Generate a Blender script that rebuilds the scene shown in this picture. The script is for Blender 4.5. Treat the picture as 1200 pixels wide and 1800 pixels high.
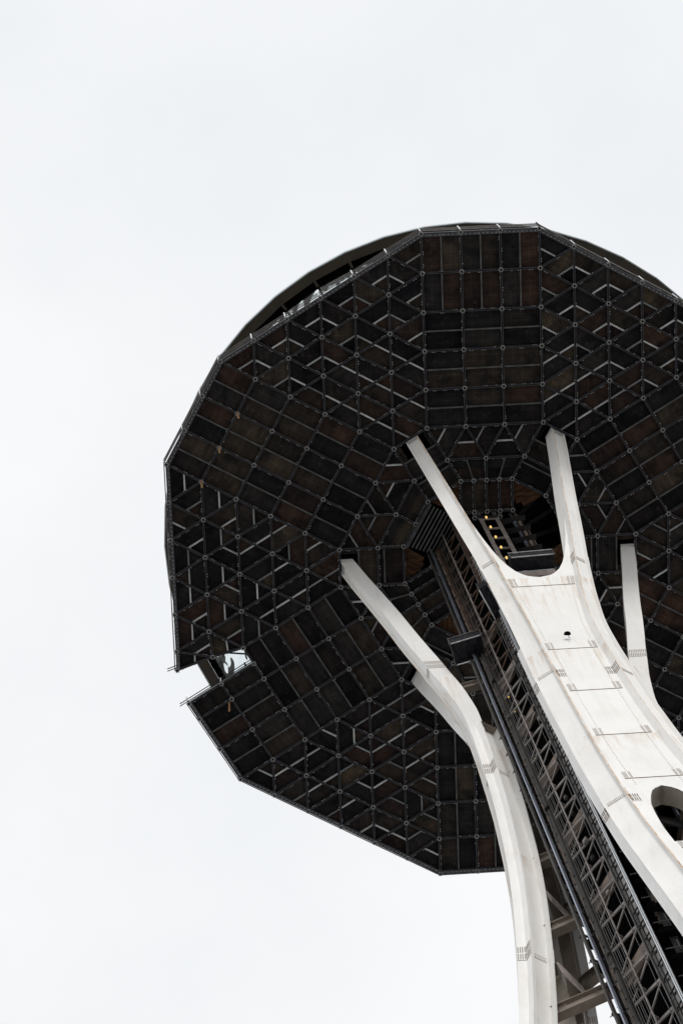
import bpy, math, random
import numpy as np
from mathutils import Matrix, Vector

random.seed(7)
for o in list(bpy.data.objects):
    bpy.data.objects.remove(o)
scene = bpy.context.scene
COLL = scene.collection
RAD = math.radians

# ------------------------------------------------------------------ camera
cam_d = bpy.data.cameras.new('camera')
cam = bpy.data.objects.new('camera', cam_d)
COLL.objects.link(cam)
RIGHT = Vector((0.99679863, 0.03731347, -0.07071213))
DOWN = Vector((-0.05317336, 0.9698614, -0.23778447))
FWD = Vector((0.0597084, 0.24078323, 0.9687406))
CAM = Vector((-19.0427, -43.3599, 1.6))
FPX = 4605.235
m = Matrix.Identity(4)
for i in range(3):
    m[i][0] = RIGHT[i]; m[i][1] = -DOWN[i]; m[i][2] = -FWD[i]; m[i][3] = CAM[i]
cam.matrix_world = m
cam_d.sensor_fit = 'VERTICAL'
cam_d.sensor_height = 36.0
cam_d.sensor_width = 24.0
cam_d.lens = FPX / 1800 * 36.0
cam_d.clip_start = 0.1
cam_d.clip_end = 8000
scene.camera = cam

# ------------------------------------------------------------------ sky, sun, exposure
SUN_AZ, SUN_EL = 84.0, 30.0          # azimuth measured in plan, elevation above the horizon
world = bpy.data.worlds.new('World')
scene.world = world
world.use_nodes = True
nt = world.node_tree
nt.nodes.clear()
out = nt.nodes.new('ShaderNodeOutputWorld')
bg = nt.nodes.new('ShaderNodeBackground')
sky = nt.nodes.new('ShaderNodeTexSky')
sky.sky_type = 'NISHITA'
sky.sun_disc = False
sky.sun_elevation = RAD(SUN_EL)
sdir = Vector((math.cos(RAD(SUN_AZ)), -math.sin(RAD(SUN_AZ)), 0))
sky.sun_rotation = math.atan2(sdir.x, sdir.y)
tc = nt.nodes.new('ShaderNodeTexCoord')
nz = nt.nodes.new('ShaderNodeTexNoise')
nz.inputs['Scale'].default_value = 4.2
nz.inputs['Detail'].default_value = 5
nz.inputs['Roughness'].default_value = 0.5
nt.links.new(tc.outputs['Generated'], nz.inputs['Vector'])
cr = nt.nodes.new('ShaderNodeValToRGB')
cr.color_ramp.elements[0].position = 0.32
cr.color_ramp.elements[0].color = (8.75, 8.98, 9.25, 1)
cr.color_ramp.elements[1].position = 0.68
cr.color_ramp.elements[1].color = (9.95, 10.05, 10.15, 1)
nt.links.new(nz.outputs['Fac'], cr.inputs['Fac'])
mx = nt.nodes.new('ShaderNodeMix')
mx.data_type = 'RGBA'
mx.inputs[0].default_value = 0.96        # closed cloud cover over the clear sky
nt.links.new(sky.outputs['Color'], mx.inputs[6])
nt.links.new(cr.outputs['Color'], mx.inputs[7])
nt.links.new(mx.outputs[2], bg.inputs['Color'])
bg.inputs['Strength'].default_value = 0.1
nt.links.new(bg.outputs[0], out.inputs[0])

sun_d = bpy.data.lights.new('sun', 'SUN')
sun = bpy.data.objects.new('sun', sun_d)
COLL.objects.link(sun)
sun_d.energy = 1.4
sun_d.angle = RAD(20)
sun_d.color = (1.0, 0.965, 0.915)
tosun = Vector((sdir.x * math.cos(RAD(SUN_EL)), sdir.y * math.cos(RAD(SUN_EL)), math.sin(RAD(SUN_EL))))
sun.rotation_euler = (-tosun).to_track_quat('-Z', 'Y').to_euler()

vs = scene.view_settings
vs.view_transform = 'Standard'
vs.look = 'None'
vs.exposure = 0.0
vs.gamma = 1.0
vs.use_curve_mapping = False
scene.render.film_transparent = False
scene.render.resolution_x = 682
scene.render.resolution_y = 1024

# ------------------------------------------------------------------ helpers
def P(u, v, z):                      # plan coordinates (u right, v up in a view from below) to world
    return Vector((u, -v, z))

def rot2(p, deg):
    t = RAD(deg)
    return (p[0] * math.cos(t) - p[1] * math.sin(t), p[0] * math.sin(t) + p[1] * math.cos(t))

def in_frame(p, margin=0.03):
    d = Vector(p) - CAM
    zz = d.dot(FWD)
    if zz <= 0:
        return False
    x = 600 + FPX * d.dot(RIGHT) / zz
    y = 900 + FPX * d.dot(DOWN) / zz
    return -margin * 1200 < x < 1200 * (1 + margin) and -margin * 1800 < y < 1800 * (1 + margin)

class MB:
    """collects vertices and faces of one mesh; faces may carry a material slot"""
    def __init__(self):
        self.v = []; self.f = []; self.m = []
    def add(self, vs_, fs, mi=0):
        b = len(self.v)
        self.v += [tuple(x) for x in vs_]
        for f in fs:
            self.f.append(tuple(i + b for i in f)); self.m.append(mi)
        return self
    def hexa(self, c8, mi=0):
        return self.add(c8, [(0, 3, 2, 1), (4, 5, 6, 7), (0, 1, 5, 4), (1, 2, 6, 5), (2, 3, 7, 6), (3, 0, 4, 7)], mi)
    def box(self, c, ax, ay, az, mi=0):
        c = Vector(c); ax = Vector(ax); ay = Vector(ay); az = Vector(az)
        return self.hexa([c - ax - ay - az, c + ax - ay - az, c + ax + ay - az, c - ax + ay - az,
                          c - ax - ay + az, c + ax - ay + az, c + ax + ay + az, c - ax + ay + az], mi)
    def bar(self, p0, p1, w, h, up=(0, 0, 1), mi=0):
        p0 = Vector(p0); p1 = Vector(p1); d = p1 - p0
        L = d.length; d.normalize(); up = Vector(up)
        s = d.cross(up)
        if s.length < 1e-5:
            s = d.cross(Vector((1, 0, 0)))
        s.normalize(); u = s.cross(d).normalized()
        return self.box((p0 + p1) / 2, d * L / 2, s * w / 2, u * h / 2, mi)
    def tube(self, p0, p1, r, n=6, mi=0):
        p0 = Vector(p0); p1 = Vector(p1); d = (p1 - p0).normalized()
        a = d.orthogonal().normalized(); b = d.cross(a)
        vv = []
        for p in (p0, p1):
            for k in range(n):
                t = 2 * math.pi * k / n
                vv.append(p + a * (r * math.cos(t)) + b * (r * math.sin(t)))
        fs = [(k, (k + 1) % n, n + (k + 1) % n, n + k) for k in range(n)]
        fs += [tuple(range(n))[::-1], tuple(range(n, 2 * n))]
        return self.add(vv, fs, mi)
    def sweep(self, rings, caps=True, mi=0):
        n = len(rings[0]); vv = []; fs = []
        for r in rings:
            vv += r
        for k in range(len(rings) - 1):
            for i in range(n):
                j = (i + 1) % n
                fs.append((k * n + i, k * n + j, (k + 1) * n + j, (k + 1) * n + i))
        if caps:
            fs.append(tuple(range(n))[::-1]); fs.append(tuple(range((len(rings) - 1) * n, len(rings) * n)))
        return self.add(vv, fs, mi)
    def prism(self, poly, z0, z1, mi=0):
        return self.sweep([[P(u, v, z0) for u, v in poly], [P(u, v, z1) for u, v in poly]], True, mi)
    def mesh(self, name, mats):
        me = bpy.data.meshes.new(name)
        me.from_pydata(self.v, [], self.f)
        for mt in (mats if isinstance(mats, (list, tuple)) else [mats]):
            me.materials.append(mt)
        if any(self.m):
            me.polygons.foreach_set('material_index', self.m)
        import bmesh
        b = bmesh.new(); b.from_mesh(me)
        bmesh.ops.recalc_face_normals(b, faces=b.faces)
        b.to_mesh(me); b.free()
        return me
    def build(self, name, mats, parent=None):
        o = bpy.data.objects.new(name, self.mesh(name, mats))
        COLL.objects.link(o)
        if parent is not None:
            o.parent = parent
        return o

def inst(name, me, parent, mat):
    o = bpy.data.objects.new(name, me)
    COLL.objects.link(o)
    o.parent = parent
    o.matrix_local = mat
    return o

def thing(name, label, cat, group=None, loc=(0, 0, 0)):
    o = bpy.data.objects.new(name, None)
    COLL.objects.link(o)
    o.location = loc
    o['label'] = label; o['category'] = cat
    if group:
        o['group'] = group
    return o

def tag(o, label, cat, group=None):
    o['label'] = label; o['category'] = cat
    if group:
        o['group'] = group
    return o

# ------------------------------------------------------------------ materials
def newmat(name):
    mt = bpy.data.materials.new(name)
    mt.use_nodes = True
    t = mt.node_tree
    return mt, t, t.nodes['Principled BSDF']

def node(t, kind, **kw):
    n = t.nodes.new(kind)
    for k, v in kw.items():
        if k in n.inputs:
            n.inputs[k].default_value = v
        else:
            setattr(n, k, v)
    return n

def coords(t, scale=(1, 1, 1), out='Object'):
    c = t.nodes.new('ShaderNodeTexCoord')
    mp = t.nodes.new('ShaderNodeMapping')
    mp.inputs['Scale'].default_value = scale
    t.links.new(c.outputs[out], mp.inputs[0])
    return mp.outputs[0]

def ramp(t, src, stops):
    r = t.nodes.new('ShaderNodeValToRGB')
    e = r.color_ramp.elements
    while len(e) < len(stops):
        e.new(0.5)
    for x, (p, c) in zip(e, stops):
        x.position = p; x.color = tuple(c) + (1,) if len(c) == 3 else c
    t.links.new(src, r.inputs[0])
    return r.outputs[0]

def mixc(t, fac, a, b, mode='MIX'):
    n = t.nodes.new('ShaderNodeMix')
    n.data_type = 'RGBA'; n.blend_type = mode
    for sock, val in ((0, fac), (6, a), (7, b)):
        if hasattr(val, 'is_output') or hasattr(val, 'links'):
            t.links.new(val, n.inputs[sock])
        elif sock == 0:
            n.inputs[0].default_value = val
        else:
            n.inputs[sock].default_value = tuple(val) + (1,)
    return n.outputs[2]

def noise(t, vec, scale, detail=4, rough=0.55):
    n = t.nodes.new('ShaderNodeTexNoise')
    n.inputs['Scale'].default_value = scale
    n.inputs['Detail'].default_value = detail
    n.inputs['Roughness'].default_value = rough
    t.links.new(vec, n.inputs['Vector'])
    return n.outputs['Fac']

def simple(name, col, rough=0.55, metal=0.0, var=0.25, scale=3.0, stretch=(1, 1, 1), spec=0.3):
    mt, t, b = newmat(name)
    f = noise(t, coords(t, stretch), scale, 5)
    lo = [c * (1 - var) for c in col]; hi = [min(1, c * (1 + var)) for c in col]
    t.links.new(ramp(t, f, [(0.3, lo), (0.7, hi)]), b.inputs['Base Color'])
    b.inputs['Roughness'].default_value = rough
    b.inputs['Metallic'].default_value = metal
    b.inputs['Specular IOR Level'].default_value = spec
    return mt

def paint_mat():
    mt, t, b = newmat('weathered_white_paint')
    v1 = coords(t, (1, 1, 1)); vst = coords(t, (1, 1, 0.045)); vs2 = coords(t, (1.0, 1.0, 0.25))
    base = ramp(t, noise(t, v1, 0.35, 5), [(0.3, (0.79, 0.778, 0.758)), (0.55, (0.83, 0.823, 0.81)), (0.75, (0.845, 0.84, 0.832))])
    # long faint run-down dirt
    streak = ramp(t, noise(t, vst, 3.2, 6, 0.6), [(0.50, (0, 0, 0)), (0.72, (1, 1, 1))])
    c = mixc(t, 0.16, base, mixc(t, streak, base, (0.52, 0.44, 0.36)))
    # rust runs, gathered in places
    place = ramp(t, noise(t, v1, 0.22, 3), [(0.47, (0, 0, 0)), (0.63, (1, 1, 1))])
    run = ramp(t, noise(t, vst, 9.0, 6, 0.65), [(0.57, (0, 0, 0)), (0.72, (1, 1, 1))])
    rust = t.nodes.new('ShaderNodeMath'); rust.operation = 'MULTIPLY'
    t.links.new(place, rust.inputs[0]); t.links.new(run, rust.inputs[1])
    r2 = t.nodes.new('ShaderNodeMath'); r2.operation = 'MULTIPLY'; r2.inputs[1].default_value = 0.35
    t.links.new(rust.outputs[0], r2.inputs[0])
    c = mixc(t, r2.outputs[0], c, (0.50, 0.37, 0.24))
    # stains that run down from two leaking joints
    tcz = t.nodes.new('ShaderNodeTexCoord'); sep = t.nodes.new('ShaderNodeSeparateXYZ')
    t.links.new(tcz.outputs['Object'], sep.inputs[0])
    runs = ramp(t, noise(t, vst, 3.4, 5, 0.7), [(0.47, (0, 0, 0)), (0.64, (1, 1, 1))])
    for ztop, ln in ((137.8, 6.5), (126.4, 4.0), (111.8, 3.0)):
        mr = t.nodes.new('ShaderNodeMapRange')
        mr.inputs['From Min'].default_value = ztop - ln; mr.inputs['From Max'].default_value = ztop
        t.links.new(sep.outputs['Z'], mr.inputs['Value'])
        lt = t.nodes.new('ShaderNodeMath'); lt.operation = 'LESS_THAN'; lt.inputs[1].default_value = ztop
        t.links.new(sep.outputs['Z'], lt.inputs[0])
        m1 = t.nodes.new('ShaderNodeMath'); m1.operation = 'MULTIPLY'
        t.links.new(mr.outputs[0], m1.inputs[0]); t.links.new(lt.outputs[0], m1.inputs[1])
        m2 = t.nodes.new('ShaderNodeMath'); m2.operation = 'MULTIPLY'
        t.links.new(m1.outputs[0], m2.inputs[0]); t.links.new(runs, m2.inputs[1])
        m3 = t.nodes.new('ShaderNodeMath'); m3.operation = 'MULTIPLY'; m3.inputs[1].default_value = 0.50
        t.links.new(m2.outputs[0], m3.inputs[0])
        c = mixc(t, m3.outputs[0], c, (0.50, 0.35, 0.20))
    # small chips and specks
    chip = ramp(t, noise(t, v1, 9.0, 2, 0.4), [(0.77, (0, 0, 0)), (0.79, (1, 1, 1))])
    c = mixc(t, chip, c, (0.30, 0.22, 0.17))
    # soft patches of fresh paint
    pat = t.nodes.new('ShaderNodeTexVoronoi'); pat.inputs['Scale'].default_value = 0.7
    t.links.new(vs2, pat.inputs['Vector'])
    bw = t.nodes.new('ShaderNodeRGBToBW'); t.links.new(pat.outputs['Color'], bw.inputs[0])
    c = mixc(t, 0.07, c, bw.outputs[0], 'MULTIPLY')
    t.links.new(c, b.inputs['Base Color'])
    b.inputs['Roughness'].default_value = 0.55
    bp = t.nodes.new('ShaderNodeBump'); bp.inputs['Strength'].default_value = 0.12; bp.inputs['Distance'].default_value = 0.03
    t.links.new(noise(t, v1, 1.6, 4), bp.inputs['Height'])
    t.links.new(bp.outputs[0], b.inputs['Normal'])
    return mt

def ply_mat(name, seed=0.0):
    mt, t, b = newmat(name)
    oi = t.nodes.new('ShaderNodeObjectInfo')
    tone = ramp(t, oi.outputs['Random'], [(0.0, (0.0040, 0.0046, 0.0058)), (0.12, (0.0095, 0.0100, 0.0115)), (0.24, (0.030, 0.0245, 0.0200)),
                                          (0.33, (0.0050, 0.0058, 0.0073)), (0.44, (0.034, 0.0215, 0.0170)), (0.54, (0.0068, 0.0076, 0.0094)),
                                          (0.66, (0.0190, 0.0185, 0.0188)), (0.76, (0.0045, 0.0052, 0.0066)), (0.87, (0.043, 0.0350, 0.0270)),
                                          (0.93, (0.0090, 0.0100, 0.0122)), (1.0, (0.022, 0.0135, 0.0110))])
    c0 = t.nodes.new('ShaderNodeTexCoord')
    add = t.nodes.new('ShaderNodeVectorMath'); add.operation = 'ADD'
    comb = t.nodes.new('ShaderNodeCombineXYZ')
    sc = t.nodes.new('ShaderNodeMath'); sc.operation = 'MULTIPLY'; sc.inputs[1].default_value = 37.0
    t.links.new(oi.outputs['Random'], sc.inputs[0])
    t.links.new(sc.outputs[0], comb.inputs[0]); t.links.new(sc.outputs[0], comb.inputs[2])
    t.links.new(c0.outputs['Object'], add.inputs[0]); t.links.new(comb.outputs[0], add.inputs[1])
    mp = t.nodes.new('ShaderNodeMapping'); mp.inputs['Scale'].default_value = (0.8, 1.15, 1)
    t.links.new(add.outputs[0], mp.inputs[0])
    f = noise(t, mp.outputs[0], 1.3, 5, 0.6)
    var = ramp(t, f, [(0.30, (0.55, 0.56, 0.60)), (0.50, (0.95, 0.93, 0.92)), (0.74, (1.45, 1.36, 1.28))])
    f2 = noise(t, add.outputs[0], 0.9, 3)
    var2 = ramp(t, f2, [(0.36, (0.50, 0.53, 0.58)), (0.46, (1.0, 0.97, 0.95)), (0.70, (1.25, 1.18, 1.12))])
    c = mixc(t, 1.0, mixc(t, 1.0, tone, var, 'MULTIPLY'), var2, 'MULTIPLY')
    mp3 = t.nodes.new('ShaderNodeMapping'); mp3.inputs['Scale'].default_value = (0.5, 9.0, 1)
    t.links.new(add.outputs[0], mp3.inputs[0])
    scuff = ramp(t, noise(t, mp3.outputs[0], 2.0, 4, 0.6), [(0.60, (0, 0, 0)), (0.70, (0.35, 0.35, 0.35))])
    c = mixc(t, scuff, c, (0.038, 0.035, 0.033))
    spot = ramp(t, noise(t, add.outputs[0], 3.6, 2, 0.4), [(0.66, (0, 0, 0)), (0.74, (0.4, 0.4, 0.4))])
    c = mixc(t, spot, c, (0.042, 0.040, 0.038))
    # faint sheet seams
    br = t.nodes.new('ShaderNodeTexBrick')
    br.inputs['Scale'].default_value = 1.0
    br.inputs['Mortar Size'].default_value = 0.012
    br.inputs['Brick Width'].default_value = 0.61; br.inputs['Row Height'].default_value = 0.405
    br.offset = 0.0
    t.links.new(c0.outputs['Object'], br.inputs['Vector'])
    c = mixc(t, br.outputs['Fac'], c, mixc(t, 1.0, c, (1.9, 1.8, 1.75), 'MULTIPLY'))
    t.links.new(c, b.inputs['Base Color'])
    b.inputs['Roughness'].default_value = 0.7
    b.inputs['Specular IOR Level'].default_value = 0.06
    return mt

def film_mat():
    mt, t, b = newmat('mirror_glazing')
    b.inputs['Base Color'].default_value = (0.82, 0.88, 0.89, 1)
    b.inputs['Metallic'].default_value = 0.92
    b.inputs['Roughness'].default_value = 0.06
    w = t.nodes.new('ShaderNodeTexWave')
    w.inputs['Scale'].default_value = 0.36; w.inputs['Distortion'].default_value = 6.0
    w.inputs['Detail'].default_value = 1.5; w.inputs['Detail Scale'].default_value = 1.0
    t.links.new(coords(t, (1, 1, 1.4)), w.inputs['Vector'])
    bp = t.nodes.new('ShaderNodeBump'); bp.inputs['Strength'].default_value = 0.45; bp.inputs['Distance'].default_value = 0.20
    t.links.new(w.outputs['Fac'], bp.inputs['Height'])
    t.links.new(bp.outputs[0], b.inputs['Normal'])
    return mt

def lamp_mat():
    mt, t, b = newmat('lamp_glow')
    b.inputs['Base Color'].default_value = (0.9, 0.7, 0.3, 1)
    b.inputs['Emission Color'].default_value = (1.0, 0.60, 0.16, 1)
    b.inputs['Emission Strength'].default_value = 0.9
    return mt

M_PAINT = paint_mat()
def edge_mat():
    mt, t, b = newmat('rust_stained_edge_paint')
    f = noise(t, coords(t, (1, 1, 0.5)), 1.2, 6, 0.7)
    t.links.new(ramp(t, f, [(0.36, (0.80, 0.78, 0.75)), (0.50, (0.66, 0.50, 0.36)), (0.66, (0.42, 0.24, 0.13))]), b.inputs['Base Color'])
    b.inputs['Roughness'].default_value = 0.65
    return mt
M_EDGE = edge_mat()
M_RUST = simple('rust', (0.17, 0.085, 0.045), 0.8, 0, 0.5, 6)
M_RIVET = simple('painted_rivet', (0.3038, 0.2592, 0.2234), 0.6, 0, 0.35, 14)
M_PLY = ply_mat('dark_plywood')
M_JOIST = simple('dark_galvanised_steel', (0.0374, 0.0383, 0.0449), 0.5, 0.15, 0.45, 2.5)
M_HUB = simple('hub_steel', (0.1818, 0.1845, 0.1871), 0.5, 0.1, 0.4, 5)
M_BOLT = simple('zinc_bolt', (0.3720, 0.3840, 0.3960), 0.4, 0.3, 0.2, 4)
def bar_mat():
    mt, t, b = newmat('worn_aluminium_bar')
    oi = t.nodes.new('ShaderNodeObjectInfo')
    tone = ramp(t, oi.outputs['Random'], [(0.0, (0.10, 0.105, 0.115)), (0.3, (0.20, 0.21, 0.22)), (0.55, (0.36, 0.37, 0.385)), (1.0, (0.52, 0.535, 0.55))])
    f = noise(t, coords(t), 1.7, 4)
    t.links.new(mixc(t, 1.0, tone, ramp(t, f, [(0.3, (0.45, 0.45, 0.45)), (0.6, (1.05, 1.05, 1.05))]), 'MULTIPLY'), b.inputs['Base Color'])
    b.inputs['Roughness'].default_value = 0.5
    b.inputs['Specular IOR Level'].default_value = 0.3
    return mt
M_BARX = bar_mat()
M_BAR = simple('aluminium_bar', (0.4462, 0.4597, 0.4732), 0.45, 0.0, 0.4, 3.0)
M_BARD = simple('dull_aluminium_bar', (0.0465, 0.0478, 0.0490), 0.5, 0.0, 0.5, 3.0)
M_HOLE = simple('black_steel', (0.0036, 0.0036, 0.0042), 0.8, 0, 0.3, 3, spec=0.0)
M_RAILW = simple('bright_guard_tube', (0.7200, 0.7500, 0.7800), 0.3, 0.3, 0.1, 4)
M_CORE = simple('core_grey_steel', (0.0607, 0.0562, 0.0531), 0.55, 0.1, 0.35, 1.2, (1, 1, 0.3))
M_CORED = simple('core_dark_steel', (0.0147, 0.0134, 0.0134), 0.6, 0.0, 0.45, 1.2, (1, 1, 0.3), spec=0.1)
M_LACE = simple('lattice_steel', (0.2319, 0.2046, 0.1910), 0.55, 0.05, 0.35, 1.5)
M_BROWN_SHADE = simple('shade_brown_steel', (0.085, 0.055, 0.042), 0.65, 0, 0.45, 1.5, spec=0.1)  # brown steel tone, with shade below the deck painted into the upper core
M_LAND = simple('rusty_landing_plate', (0.1897, 0.1423, 0.1159), 0.65, 0, 0.45, 1.3)
M_STRIP = simple('grey_side_panel', (0.2536, 0.2387, 0.2312), 0.55, 0, 0.3, 1.0, (1, 1, 0.3))
M_BLUE = simple('polished_guide_rail', (0.2976, 0.3286, 0.3968), 0.3, 0.7, 0.2, 0.8, (1, 1, 0.2))
M_CABLE = simple('steel_cable', (0.1071, 0.1008, 0.0977), 0.45, 0.4, 0.25, 2)
M_TARP = simple('black_tarpaulin', (0.0060, 0.0066, 0.0096), 0.5, 0, 0.5, 2, spec=0.2)
M_WOOD = simple('scaffold_plank_wood', (0.0465, 0.0233, 0.0129), 0.75, 0, 0.6, 2.2, (0.4, 2.5, 1), spec=0.1)
M_SOFFIT = simple('brown_soffit_paint', (0.0425, 0.0350, 0.0260), 0.5, 0, 0.18, 0.6)
M_DARKCEIL = simple('dark_underside', (0.0060, 0.0055, 0.0050), 0.8, 0, 0.5, 0.5, spec=0.0)
M_FASCIA = simple('pale_metal_edge', (0.45, 0.50, 0.52), 0.35, 0.4, 0.15, 2)
M_GLAZE = film_mat()
M_LAMP = lamp_mat()
M_STRAP = simple('raw_timber_strap', (0.2940, 0.1680, 0.0840), 0.8, 0, 0.3, 6)
M_GROUND = simple('pale_concrete_paving', (0.50, 0.49, 0.47), 0.85, 0, 0.2, 0.3)
M_LOUV = simple('louvre_grey', (0.0700, 0.0685, 0.0700), 0.6, 0.0, 0.3, 2)
M_LINE = simple('tan_lining_paint', (0.30, 0.27, 0.23), 0.6, 0, 0.2, 1.0)
M_PALE = simple('pale_pink_board', (0.55, 0.47, 0.44), 0.7, 0, 0.2, 2)
M_INNER = simple('brown_inner_face', (0.27, 0.225, 0.185), 0.65, 0, 0.35, 0.8, (1, 1, 0.3))  # browner tone for faces turned into the leg
M_SLATE = simple('tie_beam_paint', (0.215, 0.178, 0.148), 0.6, 0, 0.3, 1.2)

# ------------------------------------------------------------------ ground
g = MB()
S = 4000
g.add([(-S, -S, 0), (S, -S, 0), (S, S, 0), (-S, S, 0)], [(0, 1, 2, 3)])
go = g.build('ground', M_GROUND)
go['kind'] = 'structure'

# ------------------------------------------------------------------ tower: six curved columns in three pairs
tower = thing('observation_tower', 'tall white tripod tower with curved paired legs around a dark lattice core', 'tower')

ZT = 161.21
def smooth(zs, xs, ks, width):
    ys = np.interp(zs, xs, ks)
    pad = 12
    yp = np.concatenate([2 * ys[0] - ys[pad:0:-1], ys, 2 * ys[-1] - ys[-2:-pad - 2:-1]])
    k = np.hanning(width); k /= k.sum()
    return np.convolve(yp, k, 'same')[pad:pad + len(ys)]
ZG = np.arange(0, 163.01, 0.5)
N_L = smooth(ZG, [0, 122.8, 127, 130, 132, 135.8, 138.8, 141.1, 143.4, 146.3, 149.6, 153.5, 158, 161.2, 163],
             [5.10, 5.10, 5.06, 5.08, 5.15, 5.56, 6.01, 6.33, 6.70, 7.13, 7.58, 8.17, 8.88, 9.33, 9.60], 7)
T_1 = smooth(ZG, [0, 122.8, 130, 139.5, 161.2, 163], [-1.11, -1.11, -1.08, -0.98, -0.47, -0.43], 9)
T_2 = smooth(ZG, [0, 122.8, 130, 139.8, 161.2, 163], [-0.03, -0.03, -0.05, -0.08, 0.38, 0.42], 9)
DV = smooth(ZG, [0, 30, 60, 80, 90, 96, 99.5, 102.3, 106.15, 109.1, 112.45, 118, 123, 127, 163],
            [16.5, 12.6, 7.9, 4.65, 2.98, 2.02, 1.56, 1.23, 0.83, 0.58, 0.37, 0.11, 0.0, 0.0, 0.0], 9)
DU = smooth(ZG, [0, 60, 84, 90, 96, 102, 108, 114, 120, 163], [3.0, 1.3, 0.60, 0.45, 0.33, 0.20, 0.10, 0.03, 0, 0], 9)
DEP = smooth(ZG, [0, 127, 129, 132, 136, 140, 150, 161.2, 163], [0.70, 0.70, 0.77, 0.86, 0.98, 1.02, 0.98, 0.88, 0.87], 7)
LIP, REC, FLW = 0.05, 0.19, 0.39
REC2 = 0.37

def prm(z):
    return (float(np.interp(z, ZG, N_L)), float(np.interp(z, ZG, T_1)), float(np.interp(z, ZG, T_2)),
            float(np.interp(z, ZG, DV)), float(np.interp(z, ZG, DEP)))

def nt2uv(n, t, z, side=1):
    """base column (azimuth 60, right hand of its leg); side -1 mirrors it to the left hand"""
    u = n * 0.5 + t * 0.8660254 + float(np.interp(z, ZG, DU))
    v = n * 0.8660254 - t * 0.5 + float(np.interp(z, ZG, DV))
    return (u * side, v)

def leg_uv(p, leg):
    return rot2(p, 120 * leg)

def tri_frames(z):
    """plan points F1,F2,F3 of the triangular lower column and its centroid"""
    nL, t1, t2, dv, dp = prm(z)
    F1 = nt2uv(nL - FLW, t1, z); F2 = nt2uv(nL - FLW, t2, z)
    F3 = (F1[0] + rot2((F2[0] - F1[0], F2[1] - F1[1]), -60)[0], F1[1] + rot2((F2[0] - F1[0], F2[1] - F1[1]), -60)[1])
    c = ((F1[0] + F2[0] + F3[0]) / 3, (F1[1] + F2[1] + F3[1]) / 3)
    return F1, F2, F3, c

def beam_poly(z, depth, rec=None):
    rec = REC if rec is None else rec
    nL, t1, t2, dv, dp = prm(z)
    d = depth if depth is not None else dp
    w = 0.012
    return [nt2uv(a, b, z) for a, b in [(nL - d, t1), (nL, t1), (nL, t1 + LIP), (nL - rec, t1 + LIP + w), (nL - rec, t2 - LIP - w),
                                        (nL, t2 - LIP), (nL, t2), (nL - d, t2)]]

def face_ring(z, k, z_=None):
    """polygon of lower beam k (0 outer, 1 and 2 the other two faces of the triangle)"""
    poly = beam_poly(z, FLW - 0.004, REC2)
    if k == 0:
        return poly
    c = tri_frames(z)[3]
    r = []
    for p in poly:
        q = rot2((p[0] - c[0], p[1] - c[1]), -120 * k)
        r.append((q[0] + c[0], q[1] + c[1]))
    return r

SPLICES = [139.5, 121.9, 100.6]
CAPZ = 129.0
zs_up = [z for z in np.arange(0, 162.2, 1.0)]
zs_lo = [z for z in np.arange(0, CAPZ + 0.01, 1.0)]

def place(poly, z, leg, side):
    res = []
    for p in poly:
        q = leg_uv((p[0] * side, p[1]), leg)
        res.append(P(q[0], q[1], z))
    return res

def quadplate(mb, corner_fn, a0, a1, z0, z1, thick, mi_face=0, mi_bottom=1):
    """thin plate: corner_fn(a, z, d) gives a world point at parameter a, height z, d metres proud"""
    pts = [corner_fn(a0, z0, 0), corner_fn(a1, z0, 0), corner_fn(a1, z0, thick), corner_fn(a0, z0, thick),
           corner_fn(a0, z1, 0), corner_fn(a1, z1, 0), corner_fn(a1, z1, thick), corner_fn(a0, z1, thick)]
    b = len(mb.v)
    mb.v += [tuple(p) for p in pts]
    for f, mi in (((0, 3, 2, 1), mi_bottom), ((4, 5, 6, 7), mi_face), ((0, 1, 5, 4), mi_face), ((1, 2, 6, 5), mi_face), ((2, 3, 7, 6), mi_face), ((3, 0, 4, 7), mi_face)):
        mb.f.append(tuple(i + b for i in f)); mb.m.append(mi)

def rivet(mb, fn, a, z, d, s=0.022, mi=0):
    quadplate(mb, fn, a - s, a + s, z - s, z + s, d, mi, mi)

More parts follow.
